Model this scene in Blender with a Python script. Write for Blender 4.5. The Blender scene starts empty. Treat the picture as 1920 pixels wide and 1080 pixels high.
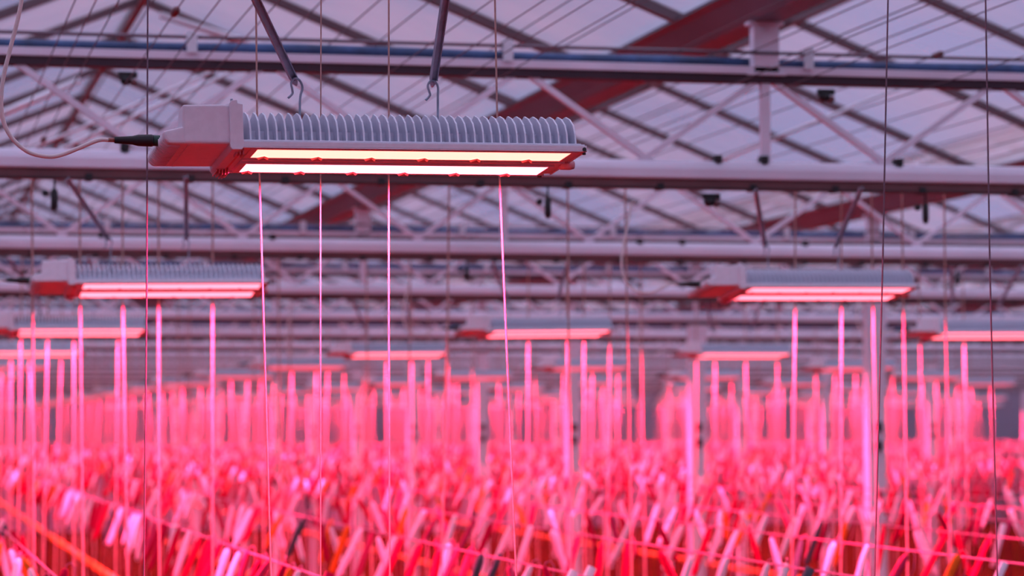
import bpy, math, random
from mathutils import Vector, Matrix
random.seed(11)
S = bpy.context.scene
COL = S.collection
PI = math.pi

# ------------------------------------------------------------ camera
F = 5200.0                                   # focal length in pixels of a 1920 frame
CX = Vector((0.97566422, -0.00792231, -0.21912681))   # world axes seen in camera space
CY = Vector((-0.21924949, -0.0489095, -0.97444216))
CZ = Vector((-0.00299755, 0.99877179, -0.04945621))
cam = bpy.data.cameras.new('camera'); cob = bpy.data.objects.new('camera', cam); COL.objects.link(cob)
M = Matrix((CX, CY, CZ))                      # rows: world axes -> camera comps
cob.matrix_world = M.to_4x4()
cam.sensor_width = 36; cam.lens = 36 * F / 1920
cam.clip_start = 0.05; cam.clip_end = 400
cam.dof.use_dof = True; cam.dof.focus_distance = 6.05; cam.dof.aperture_fstop = 4.6
S.camera = cob

def U(x, y, Y):
    """world point at depth Y seen at measured direction x, y"""
    w = M @ Vector(((x - 960) / F, (540 - y) / F, -1.0))
    return w * (Y / w.y)

# ------------------------------------------------------------ materials
def mat(name, col, rough=0.5, metal=0.0, emit=None, es=0.0, noise=0.0, scale=8.0, bump=0.0, spec=.5):
    m = bpy.data.materials.new(name); m.use_nodes = True
    nt = m.node_tree; b = nt.nodes['Principled BSDF']
    b.inputs['Base Color'].default_value = (*col, 1)
    b.inputs['Roughness'].default_value = rough
    b.inputs['Metallic'].default_value = metal; b.inputs['Specular IOR Level'].default_value = spec
    if emit:
        b.inputs['Emission Color'].default_value = (*emit, 1); b.inputs['Emission Strength'].default_value = es
    if noise or bump:
        tc = nt.nodes.new('ShaderNodeTexCoord'); n = nt.nodes.new('ShaderNodeTexNoise')
        n.inputs['Scale'].default_value = scale; n.inputs['Detail'].default_value = 4
        nt.links.new(tc.outputs['Object'], n.inputs['Vector'])
        if noise:
            r = nt.nodes.new('ShaderNodeValToRGB')
            r.color_ramp.elements[0].position = 0.3; r.color_ramp.elements[1].position = 0.7
            r.color_ramp.elements[0].color = (*[c * (1 - noise) for c in col], 1)
            r.color_ramp.elements[1].color = (*[min(1, c * (1 + noise * .5)) for c in col], 1)
            nt.links.new(n.outputs['Fac'], r.inputs['Fac']); nt.links.new(r.outputs['Color'], b.inputs['Base Color'])
        if bump:
            bp = nt.nodes.new('ShaderNodeBump'); bp.inputs['Strength'].default_value = bump
            nt.links.new(n.outputs['Fac'], bp.inputs['Height']); nt.links.new(bp.outputs['Normal'], b.inputs['Normal'])
    return m

MT = dict(
    darkthin=mat('dark_thin_steel', (.16, .12, .15), .45, .4),
    undergrowth=mat('dark_red_twine', (.11, .008, .02), .8, spec=0),
    led_mid=mat('led_cover_mid', (.9, .6, .7), .3, emit=(1, .13, .19), es=4.4),
    led_dist=mat('led_cover_distant', (.9, .6, .7), .3, emit=(1, .10, .18), es=1.7),
    powder=mat('white_powder_coat', (.84, .78, .86), .42, noise=.05, scale=60),
    finw=mat('anodised_fins', (.74, .76, .86), .38, .25, noise=.05, scale=40),
    steel=mat('galvanised_steel', (.62, .59, .64), .42, .25, noise=.12, scale=5),
    steel2=mat('worn_zinc', (.36, .42, .52), .38, .2, noise=.25, scale=30),
    chord=mat('painted_truss_steel', (.80, .75, .86), .5, .1, noise=.10, scale=3),
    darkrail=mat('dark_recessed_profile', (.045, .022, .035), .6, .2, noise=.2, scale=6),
    rust=mat('brown_rail', (.17, .07, .075), .55, .2, noise=.2, scale=6),
    black=mat('black_rubber', (.012, .012, .014), .5),
    green=mat('dark_green_plastic', (.01, .06, .04), .4),
    blue=mat('blue_rolled_screen', (.035, .085, .21), .5, noise=.55, scale=9, bump=.3),
    gutter=mat('gutter_aluminium', (.15, .12, .15), .5, .35, noise=.15, scale=2),
    bar=mat('glazing_bar_metal', (.13, .09, .105), .6, .2, noise=.1, scale=3),
    pipe=mat('light_pipe', (.72, .74, .80), .35, .3),
    wire=mat('dark_wire', (.09, .07, .09), .5, .4),
    string=mat('pale_twine', (.58, .34, .30), .75, noise=.2, scale=60, spec=.2),
    stringd=mat('unlit_toned_twine', (.20, .13, .17), .7, noise=.25, scale=60),  # twine away from the lamps, its unlit darkness put into the colour
    cable=mat('white_cable', (.80, .70, .68), .5),
    strap=mat('copper_sleeve', (.35, .12, .09), .5),
    column=mat('column_paint', (.80, .72, .82), .5, noise=.06, scale=3),
    floor=mat('dark_brown_ground', (.07, .018, .006), .9, noise=.6, scale=1.5, spec=0),
    wall=mat('pale_screen_cloth', (.36, .31, .40), .9, spec=.1, noise=.10, scale=.7),
    orange=mat('orange_pipe_paint', (.95, .20, .01), .5, noise=.15, scale=3),
    b_white=mat('white_twine', (.90, .68, .80), .6, noise=.12, scale=90, bump=.2, spec=.05),
    b_pink=mat('pink_twine', (.56, .03, .12), .6, noise=.15, scale=90, bump=.2, spec=.05),
    b_red=mat('red_twine', (.52, .002, .05), .6, noise=.2, scale=90, bump=.2, spec=.05),
    b_orange=mat('orange_twine', (.85, .17, .02), .6, noise=.15, scale=90, bump=.2, spec=.05),
    b_dark=mat('dark_grey_twine', (.08, .09, .11), .6, noise=.2, scale=90, bump=.2, spec=.05),
    wire_pink=mat('coated_crop_wire', (.50, .12, .25), .5),
    led_far=mat('led_cover_far', (.9, .6, .7), .3, emit=(1, .09, .125), es=14),
    led_near=mat('led_cover_near', (.9, .6, .5), .3, emit=(1, .15, .115), es=6),
    clip=mat('glow_tinted_clip', (.75, .30, .35), .5),  # clip pink is the LEDs' red glow put into the base colour
)
def glass():
    m = bpy.data.materials.new('hazy_roof_glass'); m.use_nodes = True; nt = m.node_tree; nt.nodes.clear()
    N = nt.nodes.new; L = nt.links.new
    out = N('ShaderNodeOutputMaterial'); tr = N('ShaderNodeBsdfTransparent'); tr.inputs[0].default_value = (.93, .95, 1, 1)
    df = N('ShaderNodeBsdfDiffuse'); df.inputs[0].default_value = (.85, .83, .85, 1)
    tl = N('ShaderNodeBsdfTranslucent'); tl.inputs[0].default_value = (.85, .85, .9, 1)
    gl = N('ShaderNodeBsdfGlossy'); gl.inputs['Roughness'].default_value = .28; gl.inputs[0].default_value = (.9, .9, .9, 1)
    m1 = N('ShaderNodeMixShader'); m1.inputs[0].default_value = .4; L(df.outputs[0], m1.inputs[1]); L(tl.outputs[0], m1.inputs[2])
    tc = N('ShaderNodeTexCoord'); no = N('ShaderNodeTexNoise'); no.inputs['Scale'].default_value = .55; no.inputs['Detail'].default_value = 3
    mr = N('ShaderNodeMapRange'); mr.inputs[1].default_value = .35; mr.inputs[2].default_value = .68; mr.inputs[3].default_value = .10; mr.inputs[4].default_value = .62
    L(tc.outputs['Object'], no.inputs['Vector']); L(no.outputs['Fac'], mr.inputs[0])
    m2 = N('ShaderNodeMixShader'); L(mr.outputs[0], m2.inputs[0]); L(tr.outputs[0], m2.inputs[1]); L(m1.outputs[0], m2.inputs[2])
    m3 = N('ShaderNodeMixShader'); m3.inputs[0].default_value = .10; L(m2.outputs[0], m3.inputs[1]); L(gl.outputs[0], m3.inputs[2])
    L(m3.outputs[0], out.inputs[0]); return m
MT['glass'] = glass()

# ------------------------------------------------------------ mesh helpers
class MB:
    def __init__(s): s.v = []; s.f = []
    def add(s, vs, fs):
        b = len(s.v); s.v += [tuple(v) for v in vs]; s.f += [tuple(b + i for i in f) for f in fs]; return s
    def box(s, x0, y0, z0, x1, y1, z1, mx=None):
        vs = [Vector((x, y, z)) for z in (z0, z1) for y in (y0, y1) for x in (x0, x1)]
        if mx: vs = [mx @ v for v in vs]
        return s.add(vs, [(0, 2, 3, 1), (4, 5, 7, 6), (0, 1, 5, 4), (2, 6, 7, 3), (0, 4, 6, 2), (1, 3, 7, 5)])
    def bar(s, a, b, w, h, up=Vector((0, 1, 0))):
        """rectangular bar from a to b, w across, h along up"""
        a = Vector(a); b = Vector(b); d = (b - a).normalized(); u = (up - d * up.dot(d)).normalized(); n = d.cross(u)
        vs = [p + n * (w / 2 * i) + u * (h / 2 * j) for p in (a, b) for i, j in ((-1, -1), (1, -1), (1, 1), (-1, 1))]
        return s.add(vs, [(3, 2, 1, 0), (4, 5, 6, 7), (0, 1, 5, 4), (1, 2, 6, 5), (2, 3, 7, 6), (3, 0, 4, 7)])
    def tube(s, pts, r, n=8, cap=True):
        pts = [Vector(p) for p in pts]; rs = r if isinstance(r, (list, tuple)) else [r] * len(pts)
        rings = []; ref = None
        for i, p in enumerate(pts):
            d = (pts[min(i + 1, len(pts) - 1)] - pts[max(i - 1, 0)]).normalized()
            if ref is None: ref = Vector((0, 0, 1)) if abs(d.z) < .9 else Vector((1, 0, 0))
            u = (ref - d * ref.dot(d)).normalized(); ref = u; w = d.cross(u)
            rings.append([p + (u * math.cos(2 * PI * k / n) + w * math.sin(2 * PI * k / n)) * rs[i] for k in range(n)])
        vs = [v for q in rings for v in q]; fs = []
        for i in range(len(pts) - 1):
            for k in range(n):
                fs.append((i * n + k, i * n + (k + 1) % n, (i + 1) * n + (k + 1) % n, (i + 1) * n + k))
        if cap: fs += [tuple(reversed(range(n))), tuple((len(pts) - 1) * n + k for k in range(n))]
        return s.add(vs, fs)
    def prism(s, prof, y0, y1, axis='y'):
        """profile extruded; axis y: prof in xz; axis x: prof in yz"""
        n = len(prof)
        if axis == 'y': vs = [(a, y, b) for y in (y0, y1) for a, b in prof]
        else: vs = [(x, a, b) for x in (y0, y1) for a, b in prof]
        return s.add(vs, [tuple(range(n)), tuple(reversed(range(n, 2 * n)))] + [(i, i + n, (i + 1) % n + n, (i + 1) % n) for i in range(n)])
    def mesh(s, name, m, smooth=False, bevel=0):
        me = bpy.data.meshes.new(name); me.from_pydata(s.v, [], s.f)
        import bmesh
        bm = bmesh.new(); bm.from_mesh(me); bmesh.ops.recalc_face_normals(bm, faces=bm.faces); 
        if bevel:
            bmesh.ops.bevel(bm, geom=[e for e in bm.edges if e.calc_face_angle(0) > .5], offset=bevel, segments=3, affect='EDGES', profile=.6, clamp_overlap=True)
        bm.to_mesh(me); bm.free()
        me.materials.append(MT[m])
        if smooth:
            for p in me.polygons: p.use_smooth = True
        return me
    def obj(s, name, m, parent=None, loc=None, **k):
        o = bpy.data.objects.new(name, s.mesh(name, m, **k)); COL.objects.link(o)
        if parent: o.parent = parent
        if loc: o.location = loc
        return o
def inst(name, me, parent=None, loc=(0, 0, 0), rot=None, scale=None):
    o = bpy.data.objects.new(name, me); COL.objects.link(o); o.location = loc
    if rot: o.rotation_euler = rot
    if scale: o.scale = scale
    if parent: o.parent = parent
    return o
def tag(o, label, cat, group=None, kind=None):
    if label: o['label'] = label
    if cat: o['category'] = cat
    if group: o['group'] = group
    if kind: o['kind'] = kind
    return o
def empty(name, loc=(0, 0, 0)):
    o = bpy.data.objects.new(name, None); COL.objects.link(o); o.location = loc; o.empty_display_size = .1; return o
def dup(o, parent=None, skip=()):
    c = o.copy(); COL.objects.link(c); c.parent = parent
    for ch in list(o.children):
        if ch.name.split('.')[0] not in skip: dup(ch, c, skip)
    return c
ORD = 'first second third fourth fifth sixth seventh eighth ninth tenth eleventh twelfth thirteenth fourteenth fifteenth sixteenth seventeenth eighteenth nineteenth twentieth'.split()
TENS = {20: 'twenty', 30: 'thirty', 40: 'forty', 50: 'fifty', 60: 'sixty'}
TENTH = {30: 'thirtieth', 40: 'fortieth', 50: 'fiftieth', 60: 'sixtieth'}
def ordw(i):
    """1 -> first"""
    if i <= 20: return ORD[i - 1]
    t = i // 10 * 10
    return TENTH[t] if i % 10 == 0 else TENS[t] + '-' + ORD[i % 10 - 1]

# ------------------------------------------------------------ layout constants (metres; eye at the origin)
NP = 16
PL = [5.85 + 5 * n for n in range(NP)]        # lamp and truss planes
TY = [6.0 + 5 * n for n in range(NP)]
TY[1:] = [y - .05 for y in TY[1:]]; TY[0] = 5.5
BAY = 4.13; GX0 = -0.59; SLOPE = .404; ZG = 1.77
FLOOR = -3.2; YEND = 86.0; YBACK = -12.0; XL, XR = -8.85, 40.71

# ------------------------------------------------------------ setting
MB().box(XL, YBACK, FLOOR - .1, XR, YEND, FLOOR).obj('floor', 'floor')['kind'] = 'structure'
for nm, b in (('wall_back', (XL, YEND, FLOOR, XR, YEND + .1, 2.6)), ('wall_front', (XL, YBACK - .1, FLOOR, XR, YBACK, 2.6)),
              ('wall_left', (XL - .1, YBACK, FLOOR, XL, YEND, 2.6)), ('wall_right', (XR, YBACK, FLOOR, XR + .1, YEND, 2.6))):
    MB().box(*b).obj(nm, 'wall')['kind'] = 'structure'
# pale panel bands of the end wall
for i in range(9):
    x0 = -4 + i * 4.8
    o = MB().box(x0, YEND - .06, -.75, x0 + 4.55, YEND - .003, .12 if i % 3 else .55).obj('trim_%d' % (i + 1), 'wall'); o['kind'] = 'structure'

ns = 0
for g in range(-2, 10):
    xg = GX0 + g * BAY
    for side in (0, 1):
        ns += 1
        if side == 0: a, b = (xg + .05, ZG + .02), (xg + BAY / 2, ZG + BAY / 2 * SLOPE)
        else: a, b = (xg + BAY / 2, ZG + BAY / 2 * SLOPE), (xg + BAY - .05, ZG + .02)
        pane = MB().add([(a[0], YBACK, a[1]), (b[0], YBACK, b[1]), (b[0], YEND, b[1]), (a[0], YEND, a[1])], [(0, 1, 2, 3)])
        c = pane.obj('ceiling_%d' % ns, 'glass'); c['kind'] = 'structure'
        m = MB(); y = TY[1] + .83 - 1.6667 * 13
        up = Vector((0, 1, 0))
        while y < YEND:
            m.bar((a[0], y, a[1] - .02), (b[0], y, b[1] - .02), .05, .055, up); y += 1.6667
        m.obj('glazing_bar_grid', 'bar', c)
        if side == 0:
            MB().box(b[0] - .022, YBACK, b[1] - .06, b[0] + .022, YEND, b[1] + .02).obj('ridge_bar', 'bar', c)
    if -1 <= g <= 8:
        # gutter: open U of folded aluminium
        prof = [(-.06, 1.67), (.06, 1.67), (.12, 1.765), (.15, 1.785), (.15, 1.80), (.11, 1.80), (.055, 1.685), (-.055, 1.685), (-.11, 1.80), (-.15, 1.80), (-.15, 1.785), (-.12, 1.765)]
        o = MB().prism([(xg + x, z) for x, z in prof], YBACK, YEND).obj('roof_gutter', 'gutter')
        nth = ['beyond the side wall', 'just outside the picture by the lamp cable', 'crossing above the nearest truss', 'reaching the near row of columns'][g + 1] if g < 3 else 'over the %s bay to the side' % ordw(g)
        tag(o, 'long folded metal roof gutter ' + nth, 'gutter', 'gutters between the glass roofs')

# ------------------------------------------------------------ trusses
def seg_meshes():
    d = {}
    d['dl'] = MB().bar((0, 0, 1.40), (-BAY / 8, 0, 1.05), .024, .03).mesh('diagonal_brace', 'chord')
    d['dr'] = MB().bar((0, 0, 1.40), (BAY / 8, 0, 1.05), .024, .03).mesh('diagonal_brace', 'chord')
    m = MB().box(-.018, -.018, 1.04, .018, .018, 1.40); d['vert'] = m.mesh('upright', 'chord')
    m = MB().box(-.055, -.03, 1.43, .055, .03, 1.645).box(-.085, -.035, 1.42, .085, .035, 1.434).box(-.075, -.033, 1.63, .075, .033, 1.645)
    d['post'] = m.mesh('gutter_post', 'chord', bevel=.002)
    m = MB().box(-.021, -.045, 1.448, .021, -.038, 1.535).box(-.021, -.045, 1.50, .021, .05, 1.506)
    d['brk'] = m.mesh('rail_bracket', 'pipe', bevel=.0015)
    d['clip'] = MB().box(-.014, -.032, .937, .014, .03, .965).mesh('rail_clip', 'black', bevel=.003)
    d['saddle'] = MB().box(-.016, -.03, 1.055, .016, .02, 1.085).tube([(0, -.03, 1.08), (0, -.03, 1.05)], .006).mesh('chord_saddle', 'black', bevel=.003)
    return d
SM = seg_meshes()
for n in range(NP):
    y = TY[n]
    x0 = max(XL + .3, .02 * y - 2.2); x1 = min(XR - .3, .43 * y + 2.0)
    if n == 0: x0, x1 = -2.5, 5.0
    t = empty('roof_truss', (0, y, .025))
    where = ['overhead carrying the nearest grow light', 'nearest in view behind the large grow light', 'second in view carrying sharply lit lamps of the middle distance'] 
    lab = 'pale steel lattice truss ' + (where[n] if n < 3 else 'blurred, %s in view counted from the near end' % ordw(n))
    if n == 15: lab = 'pale steel lattice truss blurred, last one before the end wall'
    tag(t, lab, 'truss', 'roof trusses one behind another')
    MB().box(x0, -.03, 1.424, x1, .03, 1.457).obj('top_chord', 'chord', t, bevel=.003)
    MB().box(x0, -.022, 1.388, x1, .045, 1.424).obj('dark_profile', 'darkrail', t)
    MB().tube([(x0, -.03, 1.513), (x1, -.03, 1.513)], .0075, 8).obj('thin_rail', 'darkthin', t, smooth=True)
    N = max(2, int((x1 - x0) / .5)); pts = []
    for i in range(N + 1):
        pts.append((x0 + (x1 - x0) * i / N, .075, 1.484 + random.uniform(-.003, .003)))
    MB().tube(pts, [.022 + random.uniform(-.004, .004) for _ in pts], 10).obj('rolled_screen', 'blue', t, smooth=True)
    prof = [(-.034, .985), (.034, .985), (.038, .99), (.038, 1.025), (.032, 1.042), (.020, 1.055), (.006, 1.062), (-.006, 1.062), (-.020, 1.055), (-.032, 1.042), (-.038, 1.025), (-.038, .99)]
    MB().prism(prof, x0, x1, 'x').obj('bottom_chord', 'chord', t)
    MB().prism([(-.024, .950), (.024, .950), (.024, .99), (-.024, .99)], x0, x1, 'x').obj('under_rail', 'rust', t)
    MB().box(x0, -.03, .943, x1, .03, .950).obj('rail_lip', 'black', t)
    k = math.floor((x0 - GX0) / (BAY / 4))
    while GX0 + k * BAY / 4 < x1:
        x = GX0 + k * BAY / 4
        if x > x0 + .5 and x < x1 - .5:
            inst('diagonal_brace', SM['dl'], t, (x - .03, 0, 0)); inst('diagonal_brace', SM['dr'], t, (x + .03, 0, 0))
            if k % 4 == 0:
                inst('upright', SM['vert'], t, (x, 0, 0)); inst('gutter_post', SM['post'], t, (x, 0, 0))
        k += 1
    if n <= 4:
        x = .16 if n == 1 else .3
        while x < x1:
            if x > x0: inst('rail_bracket', SM['brk'], t, (x + (1.0 if n == 1 else random.random() * .3), 0, 0))
            x += 1.28
    if n <= 3:
        x = math.ceil(x0 / .385) * .385
        while x < x1 - .1:
            inst('rail_clip', SM['clip'], t, (x + random.uniform(-.02, .02), 0, 0)); x += .385 if n < 3 else .8
        for x in (.9, 1.65, 3.33, 3.53, 4.12): inst('chord_saddle', SM['saddle'], t, (x * (1 if n == 1 else y / TY[1] * .9), 0, 0))

# ------------------------------------------------------------ columns
cmesh = None
cn = 0
for xi, x in enumerate((7.67, 15.93, 24.19, 32.45)):
    for n in range(NP):
        px = x / TY[n]
        if n < 2 or px > .47: continue
        if x == 7.67 and n == 2: continue
        cn += 1
        c = empty('support_column', (x, TY[n], FLOOR))
        tag(c, 'pale square steel column, %s back in the %s column line' % (ordw(n - 1), ['nearest', 'second', 'third', 'fourth'][xi]), 'column', 'columns under the trusses')
        if cmesh is None:
            cmesh = (MB().box(-.075, -.06, 0, .075, .06, .968 - FLOOR).mesh('shaft', 'column', bevel=.008),
                     MB().box(-.11, -.08, 0, .11, .08, .025).mesh('foot_plate', 'steel'),
                     MB().box(-.03, -.105, -.04, .03, -.055, .04).mesh('bracket_knob', 'black', bevel=.012),
                     MB().box(-.09, -.045, .78 - FLOOR, .09, -.061, .968 - FLOOR).mesh('head_plate', 'chord'))
        inst('shaft', cmesh[0], c); inst('foot_plate', cmesh[1], c)
        inst('bracket_knob', cmesh[2], c, (0, 0, -.02 - FLOOR)); inst('bracket_knob', cmesh[2], c, (0, 0, -.17 - FLOOR)); inst('head_plate', cmesh[3], c)

# ------------------------------------------------------------ LED grow light (origin: lower near corner at the free end)
W = .30; LT = .757; LB = .916; L2 = .78; ZB = .008
fin_full = None
def fin_profile(h, pointed):
    e = .02
    p = [(e - .004, .0), (e, h * .35), (e + .012, h * .62), (e + .038, h * .85)]
    p += [(e + .07, h)] + ([(W * .5, h * .80)] if pointed else [(W * .5, h)])
    p += [(W - e - .07, h), (W - e - .038, h * .85), (W - e - .012, h * .62), (W - e, h * .35), (W - e + .004, 0)]
    return p
def make_lamp():
    r = empty('led_grow_light')
    # tray
    t = MB().box(-LT, 0, .0015, 0, W, .0125).box(-LT, 0, -.001, 0, .004, .0015).box(-.004, 0, -.001, 0, W, .0015)
    t.box(-LT, W - .004, -.004, -.018, W, .0015).box(-LT + .02, .138, -.003, -.012, .156, .0015)
    t.obj('light_tray', 'powder', r, bevel=.0012)
    # LED windows, each with its frame and clips
    for nm, m, y0, y1, xr, z in (('near', 'led_near', .012, .128, .030, -.0005), ('far', 'led_far', .168, .288, .040, -.0045)):
        w = MB().box(-LT + .035, y0 + .008, z, -xr, y1 - .008, z + .003).obj('light_window', m, r)
        w['label'] = 'glowing peach light window' if nm == 'near' else 'glowing white-pink light window'
        f = MB()
        f.box(-LT + .02, y0, z - .001, -xr + .012, y0 + .008, .0015).box(-LT + .02, y1 - .008, z - .001, -xr + .012, y1, .0015)
        f.box(-xr, y0 + .008, z - .001, -xr + .012, y1 - .008, .0015).box(-LT + .02, y0 + .008, z - .001, -LT + .035, y1 - .008, .0015)
        f.obj('window_frame', 'powder', w, bevel=.0008)
        for i in range(6):
            x = -xr - .075 - i * .118
            MB().add([(x - .014, y1 - .008, z - .001), (x + .014, y1 - .008, z - .001), (x, y1 - .03, z - .001), (x - .01, y1 - .008, z - .006), (x + .01, y1 - .008, z - .006), (x, y1 - .024, z - .004)],
                     [(0, 2, 1), (3, 4, 5), (0, 1, 4, 3), (1, 2, 5, 4), (2, 0, 3, 5)]).obj('window_clip', 'clip', w)
    # end plug and corner screws
    MB().tube([(-.02, .150, -.004), (.002, .150, -.004), (.012, .150, -.004)], [.0115, .0115, .009], 14).obj('end_plug', 'clip', r, smooth=True)
    MB().tube([(-.006, .006, .004), (-.006, -.002, .004)], .0045, 10).tube([(-.004, .01, -.002), (-.004, .01, -.006)], .004, 10).obj('corner_screw', 'black', r)
    MB().tube([(-.03, W - .008, -.002), (-.03, W - .008, -.009)], .005, 10).obj('corner_screw', 'black', r)
    # heat sink: base plate, side rim, fins
    hs = MB().box(-LT, .010, .0125, -.010, W - .010, .0185).box(-LT, .002, .0125, -.004, .010, .0155)
    hb = hs.obj('heat_sink', 'finw', r, bevel=.0008)
    nf = 39; x0 = -.020; step = (LT - .040) / (nf - 1)
    H = .077; fm = []
    for p in (0, 1):
        m = MB().prism(fin_profile(H, p), -.0018, .0018, 'x'); fm.append(m.mesh('cooling_fin', 'finw'))
    for i in range(nf):
        inst('cooling_fin', fm[i % 2], hb, (x0 - i * step, 0, .0155))
    ch = MB()
    for yy in (.07, W - .07): ch.box(-LT + .02, yy - .012, .0185, -.03, yy + .012, .046)
    ch.obj('fin_tie_bar', 'finw', r)
    MB().tube([(-.24, .15, .016), (-.24, .15, .06)], .006, 10).obj('mounting_bolt', 'black', r)
    MB().tube([(-.515, .15, .016), (-.515, .15, .06)], .006, 10).obj('mounting_bolt', 'black', r)
    # driver housing
    prof = [(-L2, ZB), (-LB + .004, ZB - .001), (-LB - .006, ZB + .008), (-LB - .008, ZB + .026), (-L2 - .104, ZB + .036), (-L2, ZB + .036)]
    MB().prism(prof, .006, W - .006).obj('driver_housing', 'powder', r, bevel=.007)
    MB().prism([(-L2, ZB + .001), (-L2 - .104, ZB + .001), (-L2 - .103, ZB + .083), (-L2, ZB + .085)], .0055, .075).obj('upper_housing', 'powder', r, bevel=.006)
    rb = MB()
    for i in range(14):
        yy = .03 + i * .018
        rb.tube([(-LB - .0075, yy, ZB + .022), (-LB - .0075, yy, ZB + .008), (-LB + .004, yy, ZB - .002), (-LB + .03, yy, ZB - .002)], .0022, 6)
    rb.obj('housing_rib', 'powder', r, smooth=True)
    MB().box(-LB + .045, .02, ZB - .0025, -LB + .049, W - .02, ZB + .001).obj('bottom_seam', 'powder', r)
    fl = [(-L2 - .004, -.002), (-L2 - .004, .092), (-L2, .098), (-L2 + .012, .099), (-L2 + .013, .092), (-L2 + .024, .090), (-L2 + .025, -.002), (-L2 + .02, -.008), (-L2, -.008)]
    o = MB().prism([(x, z + .002) for x, z in fl], -.004, W + .004).obj('housing_flange', 'powder', r, bevel=.002)
    MB().tube([(-L2 + .004, .02, .098), (-L2 + .004, .02, .107)], .003, 8).tube([(-L2 + .004, .08, .098), (-L2 + .004, .08, .107)], .003, 8).obj('flange_screw', 'steel2', r)
    ri = MB()
    ri.box(-L2, .02, -.003, -L2 + .028, W - .004, .001)
    for i in range(5): ri.box(-L2 + .0 + i * .0065, .235, -.020 + abs(i - 2.5) * .003, -L2 + .0025 + i * .0065, W - .004, .002)
    for i in range(3): ri.box(-L2 + .012 + i * .007, .02, -.012, -L2 + .0145 + i * .007, .06, .002)
    ri.obj('lower_vent_rib', 'clip', r)
    # connector and cable, leaving the driver end
    cy = .10; z0 = .030
    MB().tube([(-LB - .004, cy, z0), (-LB - .020, cy, z0)], .012, 14).obj('green_connector_ring', 'green', r, smooth=True)
    MB().tube([(-LB - .018, cy, z0), (-LB - .022, cy, z0), (-LB - .050, cy, z0), (-LB - .062, cy, z0), (-LB - .100, cy, z0)], [.0125, .0135, .0125, .0095, .007], 14).obj('cable_connector', 'black', r, smooth=True)
    MB().tube([(-LB - .098, cy, z0), (-LB - .114, cy, z0)], .0045, 10).obj('cable_sleeve', 'strap', r, smooth=True)
    pts = [(-.112, .030), (-.135, .029), (-.175, .012), (-.215, -.004), (-.245, -.007), (-.285, .004), (-.32, .038), (-.336, .085), (-.334, .15), (-.318, .22), (-.300, .29), (-.285, .36), (-.27, .375)]
    P = [Vector((-LB + x, cy, z)) for x, z in pts]; sm = []
    for i in range(len(P) - 1):
        a, b, c, d = P[max(i - 1, 0)], P[i], P[i + 1], P[min(i + 2, len(P) - 1)]
        for k in range(5):
            u = k / 5; sm.append(.5 * ((2 * b) + (c - a) * u + (2 * a - 5 * b + 4 * c - d) * u * u + (3 * b - a - 3 * c + d) * u ** 3))
    sm.append(P[-1])
    MB().tube(sm, .0045, 8).obj('power_cable', 'cable', r, smooth=True)
    return r
lamp0 = make_lamp()
# simplified heat sink for lamps further back (fins in one part)
m = MB().box(-LT, .010, .0125, -.010, W - .010, .0185)
for i in range(39): m.prism([(a, b + .0175) for a, b in fin_profile(.075, i % 2)], -.020 - i * (LT - .04) / 38 - .0016, -.020 - i * (LT - .04) / 38 + .0016, 'x')
simple_sink = m.mesh('finned_heat_sink', 'finw')

ROWX = [1.45 + 2.755 * k for k in range(-1, 14)]
DX = {(1, 0): -.005, (1, 1): 0.0}
lamps = []; dist_win = {}
for n in range(-2, NP):
    y = 5.85 + 5 * n
    for ri, x in enumerate(ROWX):
        if n < 0 and ri > 2: continue
        if ri == 0 and n > 4: continue
        if n >= 0 and ri > 0 and (x - .9) / y > .415: continue
        if n >= 0 and ri > 1 and x / y < .03: continue
        if n == 0 and ri == 1: loc, rot = (1.4843, 5.85, .597), (-.081, -.0099 * 1, .031)
        else:
            loc = (x + random.uniform(-.03, .03), y + random.uniform(-.01, .01), (.568 if n == 1 else .556) + random.uniform(-.006, .006)); rot = ((-.12 if n == 1 else -.085) + random.uniform(-.02, .02), -.008 + random.uniform(-.008, .008), random.uniform(-.018, .018))
        if n == 0 and ri == 1: o = lamp0
        else:
            near = n >= 1 and n <= 3 and ri <= 2
            o = dup(lamp0, None, () if near else ('heat_sink', 'window_clip', 'flange_screw', 'corner_screw', 'mounting_bolt'))
            if not near: inst('finned_heat_sink', simple_sink, o)
            for c_ in o.children:
                if c_.name.startswith('light_window'):
                    lm = 'led_mid' if n <= 3 else 'led_dist'; key = lm + str(round(c_.data.vertices[0].co.y, 3))
                    if key not in dist_win: dist_win[key] = c_.data.copy(); dist_win[key].materials[0] = MT[lm]
                    c_.data = dist_win[key]; c_['label'] = 'glowing pink light window'
        o.location = loc; o.rotation_euler = rot
        if n < 0: lab = 'white LED grow light hung overhead behind the viewer, row %s' % ordw(ri + 1)
        elif n == 0 and ri == 1: lab = 'large sharp white LED grow light with cooling fins, cable and two hooked struts'
        else: lab = 'white finned LED grow light glowing pink, under the %s truss, %s lamp row' % (ordw(n) + ' visible' if n else 'overhead', ordw(ri) if ri else 'outermost')
        tag(o, lab, 'grow light', 'LED grow lights hung in rows')
        lamps.append((n, ri, o))
        # the lamp's own downward light
        l = bpy.data.lights.new('grow_light_beam', 'AREA'); l.shape = 'RECTANGLE'; l.size = .70; l.size_y = .26
        l.color = (1.0, .034, .15); l.energy = 158; l.spread = math.radians(166)
        lo = bpy.data.objects.new('grow_light_beam', l); COL.objects.link(lo); lo.parent = o; lo.location = (-.40, .15, -.013)

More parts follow.
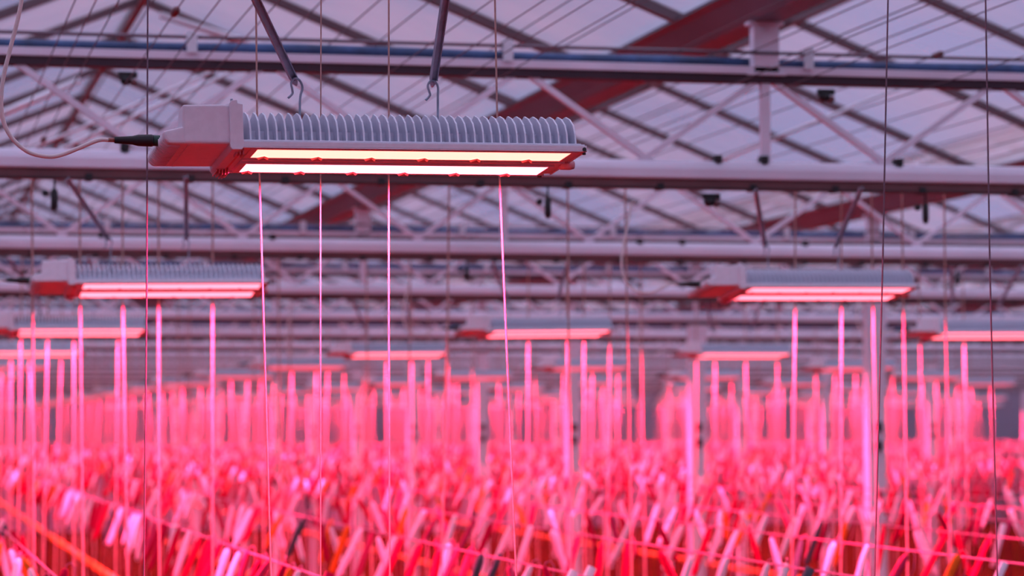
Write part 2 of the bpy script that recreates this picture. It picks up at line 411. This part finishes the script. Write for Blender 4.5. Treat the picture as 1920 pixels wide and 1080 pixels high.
# ------------------------------------------------------------ hanging struts with hooks
def strut_mesh(top, bot):
    d = (Vector(bot) - Vector(top)); m = MB()
    u = Vector((0, 1, 0)); q = d.normalized(); nrm = q.cross(u).normalized()
    m.bar(Vector(top) , Vector(bot), .015, .002)
    for s in (-1, 1): m.bar(Vector(top) + nrm * s * .007 - u * .005, Vector(bot) + nrm * s * .007 - u * .005, .002, .012)
    # pinched tip
    m.tube([Vector(bot) - q * .004, Vector(bot) + q * .012, Vector(bot) + q * .028], [.0085, .0075, .003], 8)
    return m.mesh('strut_bar', 'steel2')
zc = .945
strutL = strut_mesh(tuple(U(440, -82, 5.55) - Vector((0, 6.0, 0))), tuple(U(550, 148, 6.0) - Vector((0, 6.0, 0))))
strutR = strut_mesh(tuple(U(846, -82, 5.55) - Vector((0, 6.0, 0))), tuple(U(812, 150, 6.0) - Vector((0, 6.0, 0))))
def hook_mesh(px):
    P = [U(x, y, 6.0 + dy) - Vector((0, 6.0, 0)) for x, y, dy in px]; sm = []
    for i in range(len(P) - 1):
        a, b, c, d = P[max(i - 1, 0)], P[i], P[i + 1], P[min(i + 2, len(P) - 1)]
        for k in range(5):
            u = k / 5; sm.append(.5 * ((2 * b) + (c - a) * u + (2 * a - 5 * b + 4 * c - d) * u * u + (3 * b - a - 3 * c + d) * u ** 3))
    sm.append(P[-1]); return MB().tube(sm, .0027, 8).mesh('wire_hook', 'steel2', smooth=True)
hookL = hook_mesh([(562, 262, 0), (562, 215, 0), (563, 182, 0), (567, 165, 0), (562, 151, -.006), (553, 147, -.012), (546, 155, -.014), (548, 168, -.013), (548, 176, -.012), (540, 184, -.012)])
hookR = hook_mesh([(821, 262, 0), (821, 215, 0), (821, 180, 0), (821, 163, 0), (815, 152, -.006), (807, 152, -.012), (802, 161, -.014), (805, 172, -.013), (806, 179, -.012), (798, 188, -.012)])
for n, ri, o in lamps:
    if n < 0 or n > 3 or ri < 1: continue
    for sm, hm, nm in ((strutL, hookL, 'driver end'), (strutR, hookR, 'middle')):
        e = empty('hanging_strut', (o.location.x - 1.4843, 6.0 if n == 0 else o.location.y + .15, 0 if n == 0 else -.015))
        inst('strut_bar', sm, e); inst('wire_hook', hm, e)
        if n == 0 and ri == 1: lab = 'grey channel strut hooked to the large grow light, at its ' + nm
        else: lab = 'grey strut and hook at the %s of a lamp, %s truss, %s row' % (nm, ordw(n) if n else 'overhead', ordw(ri))
        tag(e, lab, 'hanger', 'struts the grow lights hang from')

# ------------------------------------------------------------ long overhead wires
ratios = [(.421, 0), (.469, 0), (.521, 0), (.60, 1), (.669, 0), (.753, 0), (.838, 0), (.891, 0), (.99, 1), (1.121, 1), (1.24, 1), (1.38, 0), (1.50, 0), (1.56, 1), (1.61, 0), (1.709, 0), (1.736, 1), (1.90, 1), (2.05, 1), (2.253, 1), (2.383, 1), (2.417, 0), (2.52, 1), (2.59, 0), (2.77, 1), (3.01, 0), (3.22, 1), (3.48, 0), (3.66, 1), (3.88, 0), (4.04, 1)]
for i, (q, hi) in enumerate(ratios):
    z = 1.545 if hi else 1.34
    x = q * z
    o = MB().tube([(x, 2.0, z), (x, 45.0, z)], .0022 if not hi else .0028, 6).obj('overhead_wire', 'wire')
    tag(o, 'thin dark steel wire running lengthwise under the roof, %s from the cable side' % ordw(i + 1), 'wire', 'long wires under the roof')
for i, (px, py, q) in enumerate([(65, 268, .521), (305, 22, .669), (1832, 63, 2.77), (1821, 298, 4.04)]):
    z = 1.34 if i < 2 else 1.545; x = q * z; y = F * z / (801 - py)
    o = MB().tube([(x, y - .05, z), (x, y - .04, z), (x, y + .04, z), (x, y + .05, z)], [.005, .013, .013, .005], 10).obj('wire_weight', 'rust', smooth=True)
    tag(o, 'small brown clamp on an overhead wire ' + ['near the white cable', 'above the cable connector', 'high up beside the roof glass', 'low down near the second truss'][i], 'clamp', 'clamps on the overhead wires')
# vent push rods and the pipe beside the ridge
for i, (a, b, r, lab) in enumerate([
        (U(-30, 345, 14), U(440, 132, 14), .010, 'pale vent push rod crossing behind the cable, lower of a pair'),
        (U(-30, 318, 14.2), U(415, 126, 14.2), .008, 'pale vent push rod crossing behind the cable, upper of a pair'),
        (U(1345, 303, 17), U(1722, 150, 17), .012, 'pale vent pipe slanting past the truss post'),
        (U(-40, 232, 19), U(150, 150, 19), .024, 'wide pale vent bar under the ridge, behind the overhead wires'),
        (U(300, 28, 16), U(560, 110, 16), .020, 'pale blue-lit vent bar above the nearest truss')]):
    o = MB().tube([a, b], r, 8).obj('vent_rod', 'pipe', smooth=True); tag(o, lab, 'rod', 'vent rods')

# black pulleys and bobs under the chords
def pulley(name, x, y, z, lab, bob):
    e = empty(name, (x, y, z)); tag(e, lab, 'pulley' if not bob else 'weight')
    if bob:
        MB().tube([(0, 0, 0), (0, 0, -.012), (0, 0, -.07), (0, 0, -.085)], [.008, .014, .014, .008], 12).obj('body', 'black', e, smooth=True)
        MB().tube([(0, 0, .05), (0, 0, 0)], .004, 6).obj('stem', 'black', e); MB().tube([(-.035, -.008, -.018), (-.035, .008, -.018)], .013, 12).obj('side_wheel', 'black', e)
    else:
        MB().tube([(0, -.012, -.02), (0, .012, -.02)], .022, 14).obj('wheel', 'black', e, smooth=True)
        MB().tube([(.03, -.01, -.03), (.03, .01, -.03)], .014, 12).obj('small_wheel', 'rust', e, smooth=True); MB().box(-.03, -.006, -.012, .045, .006, .012).obj('side_plate', 'black', e)
T1, T2 = TY[1], TY[2]
for x, yy, z, lab, b in [(U(1545, 150, T1).x, T1, 1.385, 'black pulley under the upper chord beside the gutter post', 0), (U(236, 130, T1).x, T1, 1.385, 'black pulley under the upper chord above the lamp driver', 0),
        (U(1330, 352, T1).x, T1, .94, 'black pulley under the lower chord of the nearest visible truss', 0),
        (U(1027, 355, T1).x, T1, .925, 'black bob under the nearest visible truss, right below the large lamp tip', 1), (U(102, 340, T1).x, T1, .93, 'black bob under the nearest visible truss at the cable side', 1),
        (U(1735, 365, T1).x, T1, .925, 'black bob under the nearest visible truss on the column side', 1), (U(875, 488, T2).x, T2, .93, 'black bob under the second visible truss amid the strings', 1),
        (U(1795, 500, T2).x, T2, .93, 'black bob under the second visible truss beside a lamp tip', 1)]:
    pulley('cable_pulley' if not b else 'hanging_bob', x, yy, z, lab, b)

# ------------------------------------------------------------ vertical strings
def vstring(pts, r, m, lab, grp):
    o = MB().tube(pts, r, 6, cap=False).obj('support_string', m, smooth=True)
    tag(o, lab, 'string', grp); return o
fg = [([(277, 0), (275, 540), (270, 1080)], .0019, 'stringd', 'dark string passing behind the black cable connector'),
      ([(480, 0), (482, 210), (487, 340), (508, 1080)], .0022, 'string', 'string behind the large lamp at its driver end, glowing below it'),
      ([(602, 0), (601, 340), (601, 1080)], .0016, 'string', 'thinnest string behind the large lamp, second of four there'),
      ([(729, 0), (729, 600), (731, 1080)], .0021, 'string', 'plumb string behind the middle of the large lamp'),
      ([(928, 0), (932, 210), (937, 340), (968, 1080)], .0023, 'string', 'slanting string behind the free end of the large lamp'),
      ([(1665, 0), (1655, 500), (1640, 1080)], .0021, 'stringd', 'dark sharp string crossing in front of the nearest column'),
      ([(1848, 0), (1856, 500), (1870, 1080)], .0022, 'stringd', 'dark sharp string standing alone beyond the nearest column')]
for px, r, m, lab in fg:
    P = [U(x, y, 6.175) for x, y in px]
    P = [P[0] + (P[0] - P[1]).normalized() * ((1.34 - P[0].z))] + P + [P[-1] + (P[-1] - P[-2]).normalized() * 2.6]
    vstring(P, r, m, lab, 'sharp strings by the large grow light')
patA = [-.91, -.69, -.55, -.41, -.17]; patB = [-.45, -.24, -.11, .03, .23, -1.20, -1.46, -1.98]
cand = []
for n in range(1, NP):
    y = PL[n]
    for ri, x in enumerate(ROWX[1:]):
        pat = patA + ([.71] if n > 1 else []) if ri == 0 else (patB if ri == 1 else [random.uniform(-.85, -.62), random.uniform(-.6, -.45), random.uniform(-.4, -.2), random.uniform(-.1, .2)] + ([random.uniform(.4, 1.6)] if random.random() < .6 else []))
        for p in pat:
            xx = x + p + random.uniform(-.02, .02)
            if .03 < xx / y < .42: cand.append((n, ri, xx, y + .335 + random.uniform(-.008, .008)))
cand.sort(key=lambda c: c[3])
cnt = {}; rest = MB()
for i, (n, ri, x, y) in enumerate(cand):
    dx = random.uniform(-.02, .02)
    pts = [(x - dx * .3, y, 1.0), (x, y, .5), (x + dx * 3 + random.uniform(-.03, .03), y, -2.6)]
    if i < 290:
        k = cnt[(n, ri)] = cnt.get((n, ri), 0) + 1
        vstring(pts, .0045 if n > 1 else .0040, 'string', 'pink-lit blurred string, %s at the %s lamp row under the %s visible truss' % (ordw(k), ordw(ri + 1), ordw(n)), 'blurred strings under the lamps')
    elif n < 7 or random.random() < .38: rest.tube(pts, .0042, 4, cap=False)
o = rest.obj('distant_string_curtain', 'string'); tag(o, 'dense blur of pink strings hanging before the end wall', 'strings', kind='stuff')

# ------------------------------------------------------------ crop wires with twine hooks
HZ = -.50
def bob_mesh(kind, m):
    if kind == 0: prof = [(0, .006), (-.008, .012), (-.03, .0165), (-.215, .0165), (-.235, .011), (-.245, .004)]
    else: prof = [(0, .005), (-.01, .010), (-.05, .0145), (-.12, .016), (-.21, .013), (-.245, .005)]
    return MB().tube([(0, 0, z) for z, r in prof], [r for z, r in prof], 10).mesh('twine_bobbin', m, smooth=True)
COLS = ['b_white', 'b_pink', 'b_red', 'b_orange', 'b_dark']
WGT = [40, 13, 34, 7, 6]
CN = dict(b_white='white', b_pink='pink', b_red='red', b_orange='orange', b_dark='dark grey')
BM = {(k, c): bob_mesh(k, c) for k in (0, 1) for c in COLS}
wh = MB().tube([(0, 0, -.005), (.004, 0, .012), (.022, 0, .02), (.034, 0, .0), (.03, 0, -.05), (.012, 0, -.10)], .0022, 5).mesh('wire_hook', 'wire_pink', smooth=True)
tw = MB().tube([(0, 0, 0), (0, 0, -2.2)], .0022, 4, cap=False).mesh('hanging_twine', 'undergrowth')
rowxs = []
x = .55; k = 0
while x < 37:
    rowxs.append(x); x += .85; k += 1
spots = []
for k, x in enumerate(rowxs):
    step = .30 if k == 1 else .46
    y = 6.6 + random.random() * step
    while y < 84:
        if .025 < x / y < .43:
            off = random.uniform(-.05, .05)
            for q in range(1 if (k == 1 or random.random() < .72) else 2):
                fwd = random.random() < (.96 if k == 1 else .66)
                ang = math.radians(random.gauss(20, 6)) * (1 if fwd else -1)
                spots.append((y + q * .15 + random.uniform(-.03, .03) + off, x + (.05 if q else -.05) * (0 if k == 1 else 1) + random.uniform(-.02, .02), k, ang, random.choices(COLS, WGT if y < 20 else [33, 13, 42, 7, 5])[0], random.randint(0, 1)))
        y += step * (1 if y < 40 else 1.3)
spots.sort()
vis = [s for s in spots if s[0] > 9.3 and s[1] / s[0] > .035 and s[1] / s[0] < .415]
near = vis[:298]; nearset = set(id(s) for s in near); cnt = {}
for s in near:
    y, x, k, ang, c, kd = s
    i = cnt[k] = cnt.get(k, 0) + 1
    e = empty('twine_hook', (x, y, HZ + random.uniform(-.015, .015)))
    rz = random.uniform(-.5, .5)
    lean = 'leaning over' if abs(ang) > .3 else 'nearly upright'
    tag(e, '%s twine bobbin %s, %s hook along the %s crop wire' % (CN[c], lean, ordw(i), ordw(k + 1)), 'twine hook', 'twine hooks along the crop wires')
    h = random.uniform(.85, 1.1)
    inst('twine_bobbin', BM[kd, c], e, rot=(random.uniform(-.1, .1), ang, rz), scale=(1, 1, h))
    inst('wire_hook', wh, e, rot=(0, 0, rz * 3))
    b = Vector((-math.sin(ang) * .22 * h, 0, -math.cos(ang) * .22 * h)); inst('hanging_twine', tw, e, b)
far = MB(); fm_idx = []; fartw = MB()
colxy = [(o.location.x, o.location.y) for o in S.objects if o.name.startswith('support_column')]
for k in range(-5, 11):  # unseen rows around the viewer, added for their pink bounce light
    y = -10.5
    while y < 6.4:
        for q in (0, 1): spots.append((y + random.uniform(-.1, .1), .55 + .85 * k + (.05 if q else -.05), k, math.radians(random.gauss(21, 7)) * random.choice((1, 1, -1)), random.choices(COLS, WGT)[0], 0))
        y += .46
for s in spots:
    if id(s) in nearset: continue
    y, x, k, ang, c, kd = s
    if 6.5 < y < 9.3 and x / y > .4: continue
    if any(abs(x - a) < .36 and abs(y - b) < .2 for a, b in colxy): continue
    z = HZ + random.uniform(-.03, .03); ay = random.uniform(-.1, .1)
    bx, bz = x - math.sin(ang) * .23, z - math.cos(ang) * .23
    n0 = len(far.f); far.tube([(x, y, z), (bx, y + ay * .2, bz)], .0165, 6); fm_idx += [COLS.index(c)] * (len(far.f) - n0)
    if y < 45: fartw.tube([(bx, y, bz), (bx, y, -2.6)], .003, 3, cap=False)
o = far.obj('distant_and_unseen_bobbins', 'b_white', smooth=True)
for c in COLS[1:]: o.data.materials.append(MT[c])
for p, i in zip(o.data.polygons, fm_idx): p.material_index = i
tag(o, 'white, pink, red and orange twine bobbins massed in blurred rows reaching to the end wall', 'twine bobbins', kind='stuff')
o = fartw.obj('distant_twine_mass', 'undergrowth'); tag(o, 'thin twines hanging down below the blurred bobbin rows', 'twine', kind='stuff')
for k, x in enumerate(rowxs):
    o = MB().tube([(x, 3, HZ), (x, YEND - 1, HZ)], .0035, 6).obj('crop_wire', 'wire_pink')
    tag(o, 'pink-lit crop wire running to the end wall, %s of the bobbin rows' % ordw(k + 1), 'wire', 'crop wires carrying the bobbins')
    if k in (1, 4, 7, 11):
        zp = -1.1 if k == 1 else -1.75
        o = MB().tube([(x + .2, 3, zp), (x + .2, YEND - 1, zp)], .028, 10).obj('heating_pipe', 'orange', smooth=True)
        tag(o, 'orange pipe below the %s row of bobbins' % ordw(k + 1), 'pipe', 'orange pipes under the crop rows')

# ------------------------------------------------------------ sky
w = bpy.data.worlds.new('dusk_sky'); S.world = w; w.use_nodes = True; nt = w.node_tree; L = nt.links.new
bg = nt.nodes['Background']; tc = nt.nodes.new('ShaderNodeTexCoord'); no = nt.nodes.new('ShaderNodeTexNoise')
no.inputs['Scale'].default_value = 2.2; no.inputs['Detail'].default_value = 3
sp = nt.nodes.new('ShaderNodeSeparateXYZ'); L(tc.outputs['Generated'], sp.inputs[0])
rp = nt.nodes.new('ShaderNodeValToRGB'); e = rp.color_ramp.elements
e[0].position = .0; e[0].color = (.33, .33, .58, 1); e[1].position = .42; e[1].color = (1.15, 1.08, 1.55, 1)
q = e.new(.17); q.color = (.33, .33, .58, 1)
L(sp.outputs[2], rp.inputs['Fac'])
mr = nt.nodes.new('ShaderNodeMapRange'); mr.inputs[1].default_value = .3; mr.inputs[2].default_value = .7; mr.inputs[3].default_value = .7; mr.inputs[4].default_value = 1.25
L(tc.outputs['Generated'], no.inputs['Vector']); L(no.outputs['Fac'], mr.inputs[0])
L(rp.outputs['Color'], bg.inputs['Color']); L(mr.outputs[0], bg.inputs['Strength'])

S.view_settings.view_transform = 'Standard'; S.view_settings.look = 'None'; S.view_settings.exposure = 0; S.view_settings.gamma = 1
S.view_settings.use_curve_mapping = False
S.cycles.use_denoising = True
S.cycles.max_bounces = 6; S.cycles.diffuse_bounces = 4; S.cycles.glossy_bounces = 3; S.cycles.transparent_max_bounces = 12
S.cycles.sample_clamp_indirect = 6
